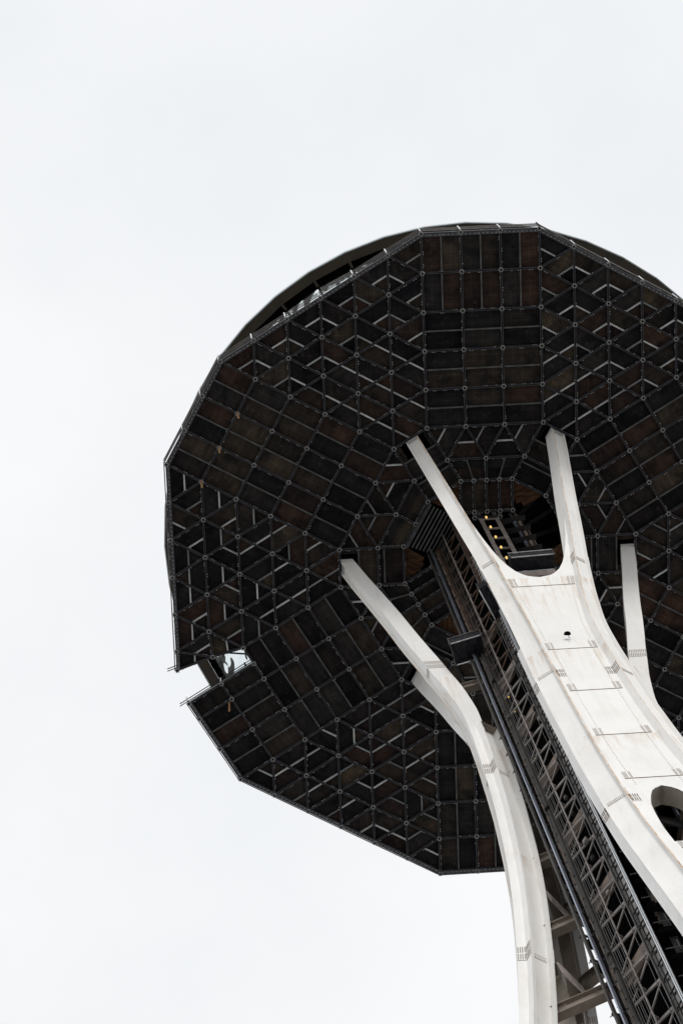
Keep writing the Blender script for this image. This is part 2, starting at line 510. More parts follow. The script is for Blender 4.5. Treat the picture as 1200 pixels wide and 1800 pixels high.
def column(leg, side, label):
    up = MB()
    up.sweep([place(beam_poly(z, None), z, leg, side) for z in zs_up])
    for fi in range(len(up.f) - 2):
        if fi % 8 == 1:
            up.m[fi] = 1
    col = up.build('column', [M_PAINT, M_EDGE], tower)
    col['label'] = label
    for k in (1, 2):
        b = MB()
        b.sweep([place(face_ring(z, k), z, leg, side) for z in zs_lo])
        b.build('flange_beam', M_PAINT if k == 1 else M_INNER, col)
    # end plate that closes the channel where the second beam stops
    r = face_ring(CAPZ, 1)
    cap = MB()
    cap.sweep([place([r[2], r[3], r[4], r[5]], CAPZ - 0.05, leg, side), place([r[2], r[3], r[4], r[5]], CAPZ - 0.002, leg, side)])
    cap.build('end_plate', M_SLATE, col)
    # splices
    for zi, zs in enumerate(SPLICES):
        upper = zi == 0
        def web(a, z, d):
            nL, t1, t2, dv, dp = prm(z)
            p = nt2uv(nL - REC + d, a, z)
            q = leg_uv((p[0] * side, p[1]), leg); return P(q[0], q[1], z)
        def flange(which):
            def fn(a, z, d):
                nL, t1, t2, dv, dp = prm(z)
                t = (t1 - d) if which == 1 else (t2 + d)
                p = nt2uv(nL - a, t, z)
                q = leg_uv((p[0] * side, p[1]), leg); return P(q[0], q[1], z)
            return fn
        nL, t1, t2, dv, dp = prm(zs)
        pl = MB(); rv = MB()
        quadplate(pl, web, t1 + 0.12, t2 - 0.12, zs + 0.55, zs + 0.95, 0.016)
        for row in (0.64, 0.86):
            for k in range(11):
                rivet(rv, web, t1 + 0.17 + (t2 - t1 - 0.34) * k / 10, zs + row, 0.036, 0.023)
        for which in (1, 2):
            fn = flange(which)
            if which == 1 and zs < 138:
                # folded splice over the front flange: handled on the leg face, keep the oblique half
                pass
            a1 = dp - 0.03 if upper else FLW - 0.01
            if upper and which == 1:
                a1 = 0.40
            quadplate(pl, fn, 0.0, a1, zs, zs + 1.25, 0.022)
            ngrp = 5 if (upper and which == 2) else 2
            for gk in range(ngrp):
                ac = a1 * (gk + 0.5) / ngrp
                for da in (-0.05, 0.05):
                    for k in range(5):
                        for base in (0.10, 0.72):
                            rivet(rv, fn, ac + da, zs + base + k * 0.105, 0.040, 0.022)
        sp = pl.build('splice_plate', [M_PAINT, M_RUST], col)
        r_ = rv.build('rivet_field', M_RIVET, col)
        r_['kind'] = 'stuff'
        if not upper:
            # same splice on the side channel (beam 1) of the triangular column
            pl = MB(); rv = MB()
            for kf in (1, 2):
                def rotated(fn0, kf=kf):
                    def fn(a, z, d):
                        return fn0(a, z, d, kf)
                    return fn
                def gen(a, z, d, kf, which):
                    nL, t1, t2, dv, dp = prm(z)
                    if which == 0:
                        p = nt2uv(nL - REC2 + d, a, z)
                    elif which == 1:
                        p = nt2uv(nL - a, t1 - d, z)
                    else:
                        p = nt2uv(nL - a, t2 + d, z)
                    c = tri_frames(z)[3]
                    q = rot2((p[0] - c[0], p[1] - c[1]), -120 * kf)
                    p = (q[0] + c[0], q[1] + c[1])
                    q = leg_uv((p[0] * side, p[1]), leg)
                    return P(q[0], q[1], z)
                fw = lambda a, z, d, kf=kf: gen(a, z, d, kf, 0)
                quadplate(pl, fw, t1 + 0.12, t2 - 0.12, zs + 0.55, zs + 0.95, 0.016)
                for row in (0.64, 0.86):
                    for k in range(11):
                        rivet(rv, fw, t1 + 0.17 + (t2 - t1 - 0.34) * k / 10, zs + row, 0.034, 0.019)
                for which in (1, 2):
                    fn = lambda a, z, d, kf=kf, which=which: gen(a, z, d, kf, which)
                    quadplate(pl, fn, 0.0, FLW - 0.02, zs, zs + 1.25, 0.022)
                    for gk in range(2):
                        ac = (FLW - 0.02) * (gk + 0.5) / 2
                        for da in (-0.05, 0.05):
                            for k in range(5):
                                for base in (0.10, 0.72):
                                    rivet(rv, fn, ac + da, zs + base + k * 0.105, 0.040, 0.022)
            pl.build('splice_plate', [M_PAINT, M_RUST], col)
            r_ = rv.build('rivet_field', M_RIVET, col)
            r_['kind'] = 'stuff'
    return col

LEGN = ['fork leg in the middle', 'leg on the left', 'leg on the right']
for leg in range(3):
    for side in (1, -1):
        column(leg, side, ('right' if side > 0 else 'left') + ' column of the ' + LEGN[leg])

# leg face plates between the two columns of each leg
BANDS = [136.65, 126.55, 119.4, 111.85, 104.4, 92.2, 82.0]
def front_uv(lam, z, d=0.0):
    """point on the leg face: lam runs -1..1 from fold to fold"""
    nL, t1, t2, dv, dp = prm(z)
    F1 = nt2uv(nL - FLW, t1, z)
    return (F1[0] * lam, F1[1] + 0.012 + d)

def face_plate(leg):
    def W(lam, z, d=0.0):
        u, v = front_uv(lam, z, d); q = leg_uv((u, v), leg); return P(q[0], q[1], z)
    # outline of the plate in (lam, z): a U between the columns at the top, oval openings lower down
    mb = MB()
    th = 0.05
    def strip(l0, l1, zlist):
        """ruled strip between lam curves l0(z), l1(z)"""
        n = 6
        rings = []
        for z in zlist:
            a, b = l0(z), l1(z)
            row = [W(a + (b - a) * k / n, z, 0.0) for k in range(n + 1)] + [W(a + (b - a) * k / n, z, -th) for k in range(n, -1, -1)]
            rings.append(row)
        f0 = len(mb.f)
        mb.sweep(rings)
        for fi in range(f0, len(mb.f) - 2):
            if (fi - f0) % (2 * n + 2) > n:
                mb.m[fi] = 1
    # openings: (z_bottom, z_top)
    holes = [(93.4, 103.0), (83.2, 91.6)]
    def half(z):          # half width (metres) of the opening at z
        for zb, zt in holes:
            if zb < z < zt:
                x = (z - zb) / (zt - zb)
                return float(np.interp(x, [0, 0.27, 0.53, 0.69, 0.82, 0.917, 0.99, 1.0], [1.31, 1.24, 1.10, 0.98, 0.76, 0.54, 0.2, 0.0]))
        return 0.0
    segs = [0.0]
    for zb, zt in sorted(holes):
        segs += [zb, zt]
    segs += [137.9]
    solid = [(0, 83.2), (91.6, 93.4), (103.0, 137.9)]
    for a, b in solid:
        zl = list(np.linspace(a, b, max(3, int((b - a) / 1.0))))
        strip(lambda z: -1.0, lambda z: 1.0, zl)
    for zb, zt in holes:
        zl = list(np.linspace(zb + 0.002, zt - 0.002, 26))
        hw = lambda z: half(z) / abs(front_uv(1, z)[0])
        strip(lambda z: -1.0, lambda z: -max(0.001, hw(z)), zl)
        strip(lambda z: max(0.001, hw(z)), lambda z: 1.0, zl)
    linings = []
    for zb, zt in holes:
        lining = MB(); linings.append(lining)
        zl = list(np.linspace(zb + 0.002, zt - 0.002, 26))
        loop_ = [(-half(z) / abs(front_uv(1, z)[0]), z) for z in zl] + [(half(z) / abs(front_uv(1, z)[0]), z) for z in zl[::-1]]
        fr = [W(a, z, -0.03) for a, z in loop_]; bk = [W(a, z, -0.85) for a, z in loop_]
        n_ = len(loop_)
        lining.add(fr + bk, [(i, (i + 1) % n_, n_ + (i + 1) % n_, n_ + i) for i in range(n_)])
    # fork: gussets that rise along both columns
    top = 146.6
    def inner(z):
        x = min(1.0, max(0.0, (z - 137.9) / (top - 137.9)))
        prof = [(0.0, 0.0), (0.02, 0.30), (0.05, 0.44), (0.12, 0.62), (0.22, 0.75), (0.35, 0.845), (0.5, 0.91), (0.7, 0.96), (1.0, 0.999)]
        return float(np.interp(x, [p[0] for p in prof], [p[1] for p in prof]))
    zl = [137.9 + (top - 137.9) * (k / 30.0) ** 1.6 for k in range(31)]
    zl[0] += 0.002
    strip(lambda z: inner(z), lambda z: 1.0, zl)
    strip(lambda z: -1.0, lambda z: -inner(z), zl)
    fp = mb.build('face_plate', [M_PAINT, M_INNER], tower)
    for lining in linings:
        lining.build('opening_lining', M_LINE, fp)
    # joint bands with ribbed ends
    for zb in BANDS:
        band = MB(); ribs = MB()
        F = front_uv(1, zb)[0]
        e = 1.27 / F if zb < 130 else 0.97
        def fn(a, z, d):
            return W(a, z, d)
        quadplate(band, fn, -e, e, zb, zb + 1.12, 0.032)
        quadplate(band, fn, -e + 0.36 / F, e - 0.30 / F, zb + 1.12, zb + 1.145, 0.022, 1, 1)
        for s in (-1, 1):
            for k in range(6):
                if k == 3:
                    continue
                a = s * (e - (0.03 + 0.062 * k) / F)
                ww = 0.010 / F
                quadplate(ribs, fn, a - ww, a + ww, zb + 0.04, zb + 1.08, 0.048, 0, 0)
        band.build('joint_band', [M_PAINT, M_RUST], fp)
        rb = ribs.build('rivet_rows', M_RIVET, fp); rb['kind'] = 'stuff'
    rl = MB()
    z = 103.4
    while z < 136.4:
        F = front_uv(1, z)[0]
        for s in (-1, 1):
            a = s * 0.99 / F if z < 128 else s * (1 - 0.24 / F)
            rivet(rl, lambda a_, z_, d_: W(a_, z_, d_), a, z, 0.018, 0.014)
        z += 0.34
    o = rl.build('rivet_rows', M_RIVET, fp); o['kind'] = 'stuff'
    return fp
for leg in range(3):
    face_plate(leg)

# tie beams between each leg and the core
def tie(leg, side, z, deep=0.75):
    F1, F2, F3, c = tri_frames(z)
    fx, fy = F3[0] - 0.10, F3[1] - 0.02
    a = leg_uv((fx * side, fy), leg)
    b = leg_uv((1.15 * side, 2.45), leg)
    mb = MB()
    A = P(a[0], a[1], z); B = P(b[0], b[1], z)
    mb.bar(A, B, 0.4, 0.06)
    mb.bar(A + Vector((0, 0, deep)), B + Vector((0, 0, deep)), 0.4, 0.06)
    mb.bar(A + Vector((0, 0, deep / 2)), B + Vector((0, 0, deep / 2)), 0.06, deep)
    d = (B - A).normalized()
    for k in range(6):
        q = A + d * (0.15 + 0.09 * k) + Vector((0, 0, deep / 2))
        mb.box(q, d * 0.012, d.cross(Vector((0, 0, 1))) * 0.09, Vector((0, 0, deep / 2 - 0.04)), 1)
    mb.build('tie_beam', [M_SLATE, M_RIVET], tower)
for leg in range(3):
    for side in (1, -1):
        for z in (136.8, 126.0, 118.5, 111.2, 104.0, 96.6, 89.0, 81.0):
            tie(leg, side, z)
# cross plates between the two columns on the core side of every leg
for leg in range(3):
    for z in (126.2, 111.2, 104.0, 96.6, 89.0):
        F1, F2, F3, c = tri_frames(z)
        mb = MB()
        for s in (1, -1):
            a = leg_uv((F3[0] * s - 0.05 * s, F3[1] - 0.05), leg); b = leg_uv((0, F3[1] - 0.05), leg)
            zz = z - 3.4 if s > 0 else z - 0.2
            mb.bar(P(a[0], a[1], zz), P(b[0], b[1], z - 1.8), 0.08, 0.55)
        mb.build('cross_plate', M_PALE if leg else M_CORED, tower)

# ------------------------------------------------------------------ core with three lattice faces
def fuv(az, r, lat):
    a = RAD(az)
    return (r * math.cos(a) + lat * math.sin(a), r * math.sin(a) - lat * math.cos(a))
def FP(az, r, lat, z):
    u, v = fuv(az, r, lat); return P(u, v, z)

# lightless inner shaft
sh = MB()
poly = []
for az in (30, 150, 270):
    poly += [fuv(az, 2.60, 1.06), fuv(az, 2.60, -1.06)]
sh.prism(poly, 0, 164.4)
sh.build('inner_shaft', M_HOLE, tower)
CORE_AZ = (150, 30, 270)
LACE_Z0 = 74.0
for az in CORE_AZ:
    vis = az == 150
    ZTOP = 163.0 if vis else 132.0
    rdir = Vector((math.cos(RAD(az)), -math.sin(RAD(az)), 0))
    ldir = Vector((math.sin(RAD(az)), math.cos(RAD(az)), 0))
    for s in (-1, 1):
        for z0_, z1_, pm_mat in ((0, 139.5, M_CORE), (139.51, 164.3, M_BROWN_SHADE)):
            pm = MB()
            pm.bar(FP(az, 2.92, 0.95 * s, z0_), FP(az, 2.92, 0.95 * s, z1_), 0.10, 0.30, rdir)
            pm.bar(FP(az, 3.05, 0.99 * s, z0_), FP(az, 3.05, 0.99 * s, z1_), 0.22, 0.03, rdir)
            pm.bar(FP(az, 3.08, 0.92 * s, z0_), FP(az, 3.08, 0.92 * s, z1_), 0.03, 0.08, rdir)
            z = 76.0
            while z < z1_ - 2:
                if z > z0_:
                    pm.box(FP(az, 3.09, 1.02 * s, z), ldir * 0.04, rdir * 0.03, (0, 0, 0.03))
                    pm.box(FP(az, 3.07, 0.99 * s, z + 1.0), ldir * 0.115, rdir * 0.008, (0, 0, 0.10))
                z += 2.53
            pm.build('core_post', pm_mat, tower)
    z = LACE_Z0
    while z < 161:
        a = MB(); a.bar(FP(az, 2.95, -0.82, z + 1.15), FP(az, 2.95, 0.86, z + 0.25), 0.19, 0.06, rdir)
        # flat bar face turned outwards
        lm = M_LACE if z < 133 + 6 * random.random() else M_BROWN_SHADE
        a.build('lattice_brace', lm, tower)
        b = MB(); b.bar(FP(az, 2.96, -0.82, z - 1.05), FP(az, 2.96, 0.86, z + 0.15), 0.115, 0.05, rdir)
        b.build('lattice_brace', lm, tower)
        z += 2.53
    z = 79.7
    while z < 142:
        mb = MB()
        mb.box(FP(az, 2.80, 0.0, z + 0.55), ldir * 0.90, rdir * 0.02, (0, 0, 0.62))
        mb.box(FP(az, 2.73, 0.0, z), ldir * 0.90, rdir * 0.1, (0, 0, 0.03))
        mb.build('landing_plate', M_LAND, tower)
        z += 7.55
    # hoist ropes
    for k, lat in enumerate((-0.72, -0.60, -0.47, -0.38, -0.22)):
        mb = MB(); mb.tube(FP(az, 3.10, lat, 20), FP(az, 3.10, lat, 163), 0.014, 5)
        mb.build('hoist_rope', M_CABLE, tower)
    mb = MB(); mb.tube(FP(az, 3.16, -0.04, 20), FP(az, 3.16, -0.04, 163), 0.042, 6)
    z = 80
    while z < 160:
        mb.box(FP(az, 3.08, -0.04, z), ldir * 0.05, rdir * 0.09, (0, 0, 0.05)); z += 2.53
    mb.build('riser_pipe', M_LACE, tower)
    mb = MB(); mb.tube(FP(az, 3.12, 0.93, 20), FP(az, 3.12, 0.93, 163), 0.034, 6)
    mb.build('riser_pipe', M_CABLE, tower)
    # guide rails: a pair on the left, a bright one on the right
    for lat, mat_, w in ((-1.53, M_CORE, 0.09), (-1.20, M_BLUE, 0.075)):
        z = 20.0
        mb = MB()
        while z < ZTOP:
            z1 = min(ZTOP, z + 6.0)
            mb.bar(FP(az, 3.42, lat, z + 0.03), FP(az, 3.42, lat, z1), w, 0.16, rdir)
            z = z1
        mb.build('guide_rail', mat_, tower)
    mb = MB()
    mb.bar(FP(az, 3.2, 1.52, 20), FP(az, 3.2, 1.52, ZTOP - 14 if vis else ZTOP), 0.05, 0.06, rdir)
    mb.bar(FP(az, 3.2, 1.61, 20), FP(az, 3.2, 1.61, ZTOP - 14 if vis else ZTOP), 0.04, 0.06, rdir)
    mb.build('guide_rail', M_RAILW if vis else M_CABLE, tower)
    # rungs and grey panels between right post and right rail
    z = 76.0; k = 0
    while z < ZTOP - 10:
        mb = MB()
        mb.box(FP(az, 2.98, 1.28, z + 0.60), ldir * 0.16, rdir * 0.02, (0, 0, 0.50))
        mb.build('side_panel', M_STRIP, tower)
        mb = MB()
        mb.bar(FP(az, 3.13, 1.05, z), FP(az, 3.13, 1.58, z + 0.10), 0.05, 0.05)
        mb.build('rung', M_CORED, tower)
        z += 1.265; k += 1
    # brackets from left rails to the core, with the sky between them low down
    z = 75.4; k = 0
    while z < ZTOP - 2:
        mb = MB()
        mb.bar(FP(az, 3.0, -1.60, z), FP(az, 3.0, -1.0, z), 0.10, 0.14)
        mb.bar(FP(az, 3.0, -1.53, z), FP(az, 3.40, -1.53, z), 0.07, 0.10)
        mb.bar(FP(az, 3.0, -1.20, z), FP(az, 3.38, -1.20, z), 0.05, 0.08)
        mb.tube(FP(az, 3.40, -1.50, z + 0.05), FP(az, 3.44, -1.80, z + 0.12), 0.02, 5)
        mb.box(FP(az, 3.40, -1.64, z + 0.1), ldir * 0.05, rdir * 0.05, (0, 0, 0.10))
        mb.build('rail_bracket', M_CORED, tower)
        if z > 104 or k % 2 == 0:
            mb = MB()
            mb.box(FP(az, 2.72, -1.25, z + 1.2), ldir * 0.21, rdir * 0.015, (0, 0, 0.85))
            for q in range(5):
                mb.box(FP(az, 2.745, -1.42 + 0.085 * q, z + 1.2), ldir * 0.014, rdir * 0.012, (0, 0, 0.85))
            mb.build('ribbed_panel', M_CORED if (k % 3 or z > 128) else M_CORE, tower)
        z += 2.53; k += 1
    # braces on the neighbouring dark side of the core, towards the leg
    z = 76.6
    while z < 134:
        mb = MB()
        u0 = FP(az, 3.0, 1.75, z); u1 = FP(az, 2.45, 2.62, z - 0.8)
        mb.bar(u0, u1, 0.30, 0.34)
        mb.build('side_brace', M_HOLE, tower)
        mb = MB()
        mb.tube(FP(az, 3.0, 1.66, z + 1.2), FP(az, 2.5, 2.5, z + 0.4), 0.03, 5)
        mb.tube(FP(az, 2.7, 2.1, z + 1.5), FP(az, 2.7, 2.1, z + 0.6), 0.025, 5)
        mb.build('brace_rod', M_CORE, tower)
        z += 2.53
    mb = MB()
    mb.bar(FP(az, 2.55, 1.9, 20), FP(az, 2.55, 1.9, 136), 0.22, 0.22, rdir)
    mb.build('service_duct', M_CORED, tower)
    mb = MB()
    mb.bar(FP(az, 2.2, 2.45, 20), FP(az, 2.2, 2.45, 134), 0.16, 0.16, rdir)
    mb.build('service_duct', M_CORE, tower)

rc = random.Random(5)
ld = Vector((math.sin(RAD(150)), math.cos(RAD(150)), 0)); rd = Vector((math.cos(RAD(150)), -math.sin(RAD(150)), 0))
for k in range(22):
    z = 84 + 2.4 * k + rc.uniform(-0.8, 0.8)
    lat = rc.choice((-0.9, -0.15, 0.35, 0.85, 1.25))
    w = rc.uniform(0.07, 0.15); h = rc.uniform(0.10, 0.22)
    mb = MB(); mb.box(FP(150, 3.12, lat, z), ld * w, rd * 0.06, (0, 0, h))
    mb.box(FP(150, 3.19, lat, z), ld * w * 0.7, rd * 0.012, (0, 0, h * 0.7))
    mb.build('junction_box', rc.choice((M_CORE, M_CORED, M_LACE)), tower)
for lat, r in ((-1.13, 0.022), (0.72, 0.018), (1.36, 0.02)):
    mb = MB(); z = 78.0; p = FP(150, 3.10, lat, z)
    while z < 141:
        z += 2.53; q = FP(150, 3.10 + rc.uniform(-0.03, 0.05), lat + rc.uniform(-0.06, 0.06), z)
        mb.tube(p, q, r, 5); p = q
    mb.build('conduit', M_CABLE, tower)

# framed shaft seen through the fork of the middle leg
for leg in range(3):
    for lat in (-0.42, 0.58):
        mb = MB()
        a = leg_uv((lat, 2.75), leg)
        q = leg_uv((lat, 2.75), leg)
        out_ = leg_uv((0, 1), leg)
        mb.bar(P(q[0], q[1], 20), P(q[0], q[1], 162.5), 0.26, 0.05, P(out_[0], out_[1], 0))
        mb.build('shaft_channel', M_LACE, tower)
    z = 90.2
    while z < 162:
        a = leg_uv((-0.42, 2.72), leg); b = leg_uv((0.58, 2.72), leg)
        mb = MB(); mb.bar(P(a[0], a[1], z), P(b[0], b[1], z), 0.10, 0.16)
        mb.build('shaft_rung', M_LACE, tower)
        z += 2.45
    for lat, r in ((1.66, 0.10), (1.98, 0.085)):
        q = leg_uv((lat, 2.5), leg)
        mb = MB(); mb.tube(P(q[0], q[1], 40), P(q[0], q[1], 163), r, 8)
        z = 92
        while z < 162:
            mb.tube(P(q[0], q[1], z), P(q[0], q[1], z + 0.2), r + 0.03, 8); z += 4.9
        mb.build('riser_pipe', M_BLUE if r > 0.09 else M_LAND, tower)
    z = 92.0
    while z < 162:
        a = leg_uv((0.8, 2.62), leg); b = leg_uv((2.35, 2.75), leg)
        mb = MB(); mb.bar(P(a[0], a[1], z), P(b[0], b[1], z + 0.4), 0.35, 0.10)
        mb.build('pipe_bracket', M_CORED, tower)
        z += 2.45

# ------------------------------------------------------------------ saucer above the work platform
def ringpt(r, k, z, n=48):
    if r >= 19.2 and z >= 168:
        r -= 0.13; z += 0.75
    t = 2 * math.pi * k / n
    return P(r * math.cos(t), r * math.sin(t), z)
mb = MB()
for k in range(48):
    mb.add([ringpt(19.90, k, 168.5), ringpt(20.55, k, 168.5), ringpt(20.55, k + 1, 168.5), ringpt(19.90, k + 1, 168.5),
            ringpt(19.90, k, 168.8), ringpt(20.55, k, 168.75), ringpt(20.55, k + 1, 168.75), ringpt(19.90, k + 1, 168.8)],
           [(0, 3, 2, 1), (4, 5, 6, 7), (0, 4, 7, 3)])
halo = mb.build('halo_soffit', M_SOFFIT, tower)
mb = MB()
for k in range(48):
    mb.add([ringpt(20.55, k, 168.46), ringpt(20.62, k, 168.46), ringpt(20.62, k + 1, 168.46), ringpt(20.55, k + 1, 168.46),
            ringpt(20.55, k, 168.9), ringpt(20.62, k, 168.9), ringpt(20.62, k + 1, 168.9), ringpt(20.55, k + 1, 168.9)],
           [(0, 3, 2, 1), (4, 5, 6, 7), (0, 1, 5, 4), (2, 3, 7, 6), (1, 2, 6, 5), (3, 0, 4, 7)])
mb.build('edge_trim', M_FASCIA, halo)
for k in range(48):
    mb = MB()
    a = ringpt(19.93, k, 168.66); b = ringpt(19.45, k, 168.6)
    mb.bar(a, b, 0.16, 0.34)
    mb.build('halo_rib', M_SOFFIT, tower)
mb = MB()
for k in range(48):
    mb.add([ringpt(17.2, k, 169.3), ringpt(19.95, k, 169.3), ringpt(19.95, k + 1, 169.3), ringpt(17.2, k + 1, 169.3)], [(0, 3, 2, 1)])
    mb.add([ringpt(19.96, k, 168.79), ringpt(19.96, k + 1, 168.79), ringpt(19.96, k + 1, 169.3), ringpt(19.96, k, 169.3)], [(0, 1, 2, 3)])
mb.build('upper_soffit', M_DARKCEIL, tower)
for k in range(48):
    mb = MB()
    e = 0.03
    mb.add([ringpt(16.1, k + e, 163.9), ringpt(16.1, k + 1 - e, 163.9), ringpt(19.38, k + 1 - e, 168.3), ringpt(19.38, k + e, 168.3),
            ringpt(16.0, k + e, 163.95), ringpt(16.0, k + 1 - e, 163.95), ringpt(19.28, k + 1 - e, 168.36), ringpt(19.28, k + e, 168.36)],
           [(0, 1, 2, 3), (7, 6, 5, 4), (0, 4, 5, 1), (1, 5, 6, 2), (2, 6, 7, 3), (3, 7, 4, 0)])
    mb.build('glazing_panel', M_GLAZE, tower)
mb = MB()
mb.add([ringpt(16.1, k, 163.8) for k in range(48)], [tuple(range(48))])
mb.add([ringpt(18.0, k, 170.5) for k in range(48)], [tuple(range(48))])
for k in range(48):
    mb.add([ringpt(16.1, k, 163.8), ringpt(16.1, k + 1, 163.8), ringpt(18.0, k + 1, 170.5), ringpt(18.0, k, 170.5)], [(0, 1, 2, 3)])
mb.build('saucer_underside', M_DARKCEIL, tower)
for k in range(24):
    mb = MB()
    mb.bar(ringpt(3.2, k * 2, 163.6), ringpt(15.8, k * 2, 163.6), 0.25, 0.35)
    mb.build('floor_girder', M_CORED, tower)

# ------------------------------------------------------------------ suspended work platform
deck = thing('suspended_work_platform', 'dark round scaffold deck of plywood panels hung below the tower top', 'platform')
U = 2.44
AP = 0.25 + math.sqrt(3) * (1.5 + 0.5 * math.cos(math.pi / 6))
def Rn(k, i, j):
    return rot2((i - 1.5, AP + 5 - j), 60 * k)
ZH = 161.21          # underside of the hubs
def D(p, z=ZH):
    return P(p[0] * U, p[1] * U, z)

rest = {}            # pieces out of the picture, gathered by kind

# --- shared meshes (local X along the piece)
def joist_mesh(L, edge=False):
    mb = MB()
    for s in (-1, 1):
        mb.box((0, s * 0.043, 0.16), (L / 2, 0, 0), (0, 0.018, 0), (0, 0, 0.14))
    mb.box((0, 0, 0.21), (L / 2, 0, 0), (0, 0.024, 0), (0, 0, 0.06), 1)
    return mb
def joist_variant(L, seed):
    rnd = random.Random(seed)
    mb = joist_mesh(L)
    n = rnd.choice((2, 3, 3))
    for k in range(n):
        x = (-0.32 + 0.32 * k + rnd.uniform(-0.04, 0.04)) * L
        s = rnd.choice((-1, 1)) if rnd.random() < 0.3 else 1
        for dx in (-0.075, 0.075):
            if rnd.random() < 0.12:
                continue
            mb.box((x + dx, s * 0.088, 0.035), (0.022, 0, 0), (0, 0.018, 0), (0, 0, 0.02), 2)
    return mb.mesh('joist', [M_JOIST, M_HOLE, M_BOLT])
JL = U - 0.24
JMESH = [joist_variant(JL, s) for s in range(8)]
_jcache = {}
def joist(name, a, b, zoff=0.0):
    pa, pb = D(a), D(b)
    L = (pb - pa).length - 0.24
    if L < 0.1:
        return
    mid = (pa + pb) / 2
    d = (pb - pa).normalized()
    ang = math.atan2(d.y, d.x)
    if random.random() < 0.5:
        ang += math.pi
    if abs(L - JL) < 0.03:
        me = random.choice(JMESH)
    else:
        key = (round(L, 2), random.randrange(3))
        if key not in _jcache:
            _jcache[key] = joist_variant(L, random.randrange(1000))
        me = _jcache[key]
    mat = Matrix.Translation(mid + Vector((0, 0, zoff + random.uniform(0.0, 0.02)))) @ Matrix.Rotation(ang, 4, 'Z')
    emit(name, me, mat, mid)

def emit(name, me, mat, mid):
    if in_frame(mid):
        return inst(name, me, deck, mat)
    rest.setdefault(tuple(m_.name for m_ in me.materials), []).append((me, mat))

def hub_mesh():
    mb = MB()
    n = 12
    for (r0, r1, z0, z1, mi) in ((0.06, 0.105, 0.02, 0.30, 1),):
        a = []
        for r, z in ((r0, z0), (r1, z0), (r1, z1), (r0, z1)):
            a.append([(r * math.cos(2 * math.pi * k / n), r * math.sin(2 * math.pi * k / n), z) for k in range(n)])
        for q in range(4):
            v0, v1 = a[q], a[(q + 1) % 4]
            mb.add(v0 + v1, [(k, (k + 1) % n, n + (k + 1) % n, n + k) for k in range(n)], mi)
    mb.add([(0.085 * math.cos(2 * math.pi * k / n), 0.085 * math.sin(2 * math.pi * k / n), 0.25) for k in range(n)], [tuple(range(n))], 1)
    for k in range(6):
        t = math.pi / 3 * k
        c, s = math.cos(t), math.sin(t)
        mb.box((0.118 * c, 0.118 * s, 0.03), (0.040 * c, 0.040 * s, 0), (-0.042 * s, 0.042 * c, 0), (0, 0, 0.045), 0)
    return mb.mesh('hub', [M_HUB, M_CORED])
HUB = hub_mesh()
hubs_done = set()
def hub(p, ang=0):
    key = (round(p[0], 2), round(p[1], 2))
    if key in hubs_done:
        return
    hubs_done.add(key)
    emit('hub', HUB, Matrix.Translation(D(p)) @ Matrix.Rotation(RAD(ang), 4, 'Z'), D(p))

def bar_mesh(L, bright):
    mb = MB(); mb.box((0, 0, 0.20), (L / 2, 0, 0), (0, 0.048, 0), (0, 0, 0.07))
    return mb.mesh('panel_bar', [M_BARX if bright else M_BARD])
_bcache = {}
def pbar(a, b, bright=True, short=0.10):
    pa, pb = D(a), D(b)
    L = (pb - pa).length - 2 * short
    mid = (pa + pb) / 2; d = pb - pa
    key = (round(L, 2), bright)
    if key not in _bcache:
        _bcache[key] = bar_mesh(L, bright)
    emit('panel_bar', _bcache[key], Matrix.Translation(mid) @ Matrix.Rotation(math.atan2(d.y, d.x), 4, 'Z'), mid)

_pcache = {}
def panel(name, pts, grain=None):
    """plywood panel over a polygon given in plan units; mesh shared between congruent pieces"""
    W = [D(p) for p in pts]
    o = W[0]; d = (W[1] - W[0]).normalized()
    ang = math.atan2(d.y, d.x)
    M0 = Matrix.Translation(o) @ Matrix.Rotation(ang, 4, 'Z')
    inv = M0.inverted()
    loc = [inv @ w for w in W]
    key = (name,) + tuple((round(p.x, 2), round(p.y, 2)) for p in loc)
    if key not in _pcache:
        c = sum(loc, Vector()) / len(loc)
        s = [c + (p - c) * (1 - 0.012) for p in loc]
        mb = MB()
        n = len(s)
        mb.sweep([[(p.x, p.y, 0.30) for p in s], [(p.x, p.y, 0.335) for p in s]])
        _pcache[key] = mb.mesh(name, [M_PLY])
    mid = sum(W, Vector()) / len(W)
    M0 = Matrix.Translation((0, 0, random.uniform(0, 0.03))) @ M0
    return emit(name, _pcache[key], M0, mid)

def lerp(a, b, t):
    return (a[0] + (b[0] - a[0]) * t, a[1] + (b[1] - a[1]) * t)

edges = set()
def edge(a, b, name):
    k = tuple(sorted([(round(a[0], 2), round(a[1], 2)), (round(b[0], 2), round(b[1], 2))]))
    if k in edges:
        return
    edges.add(k); joist(name, a, b)

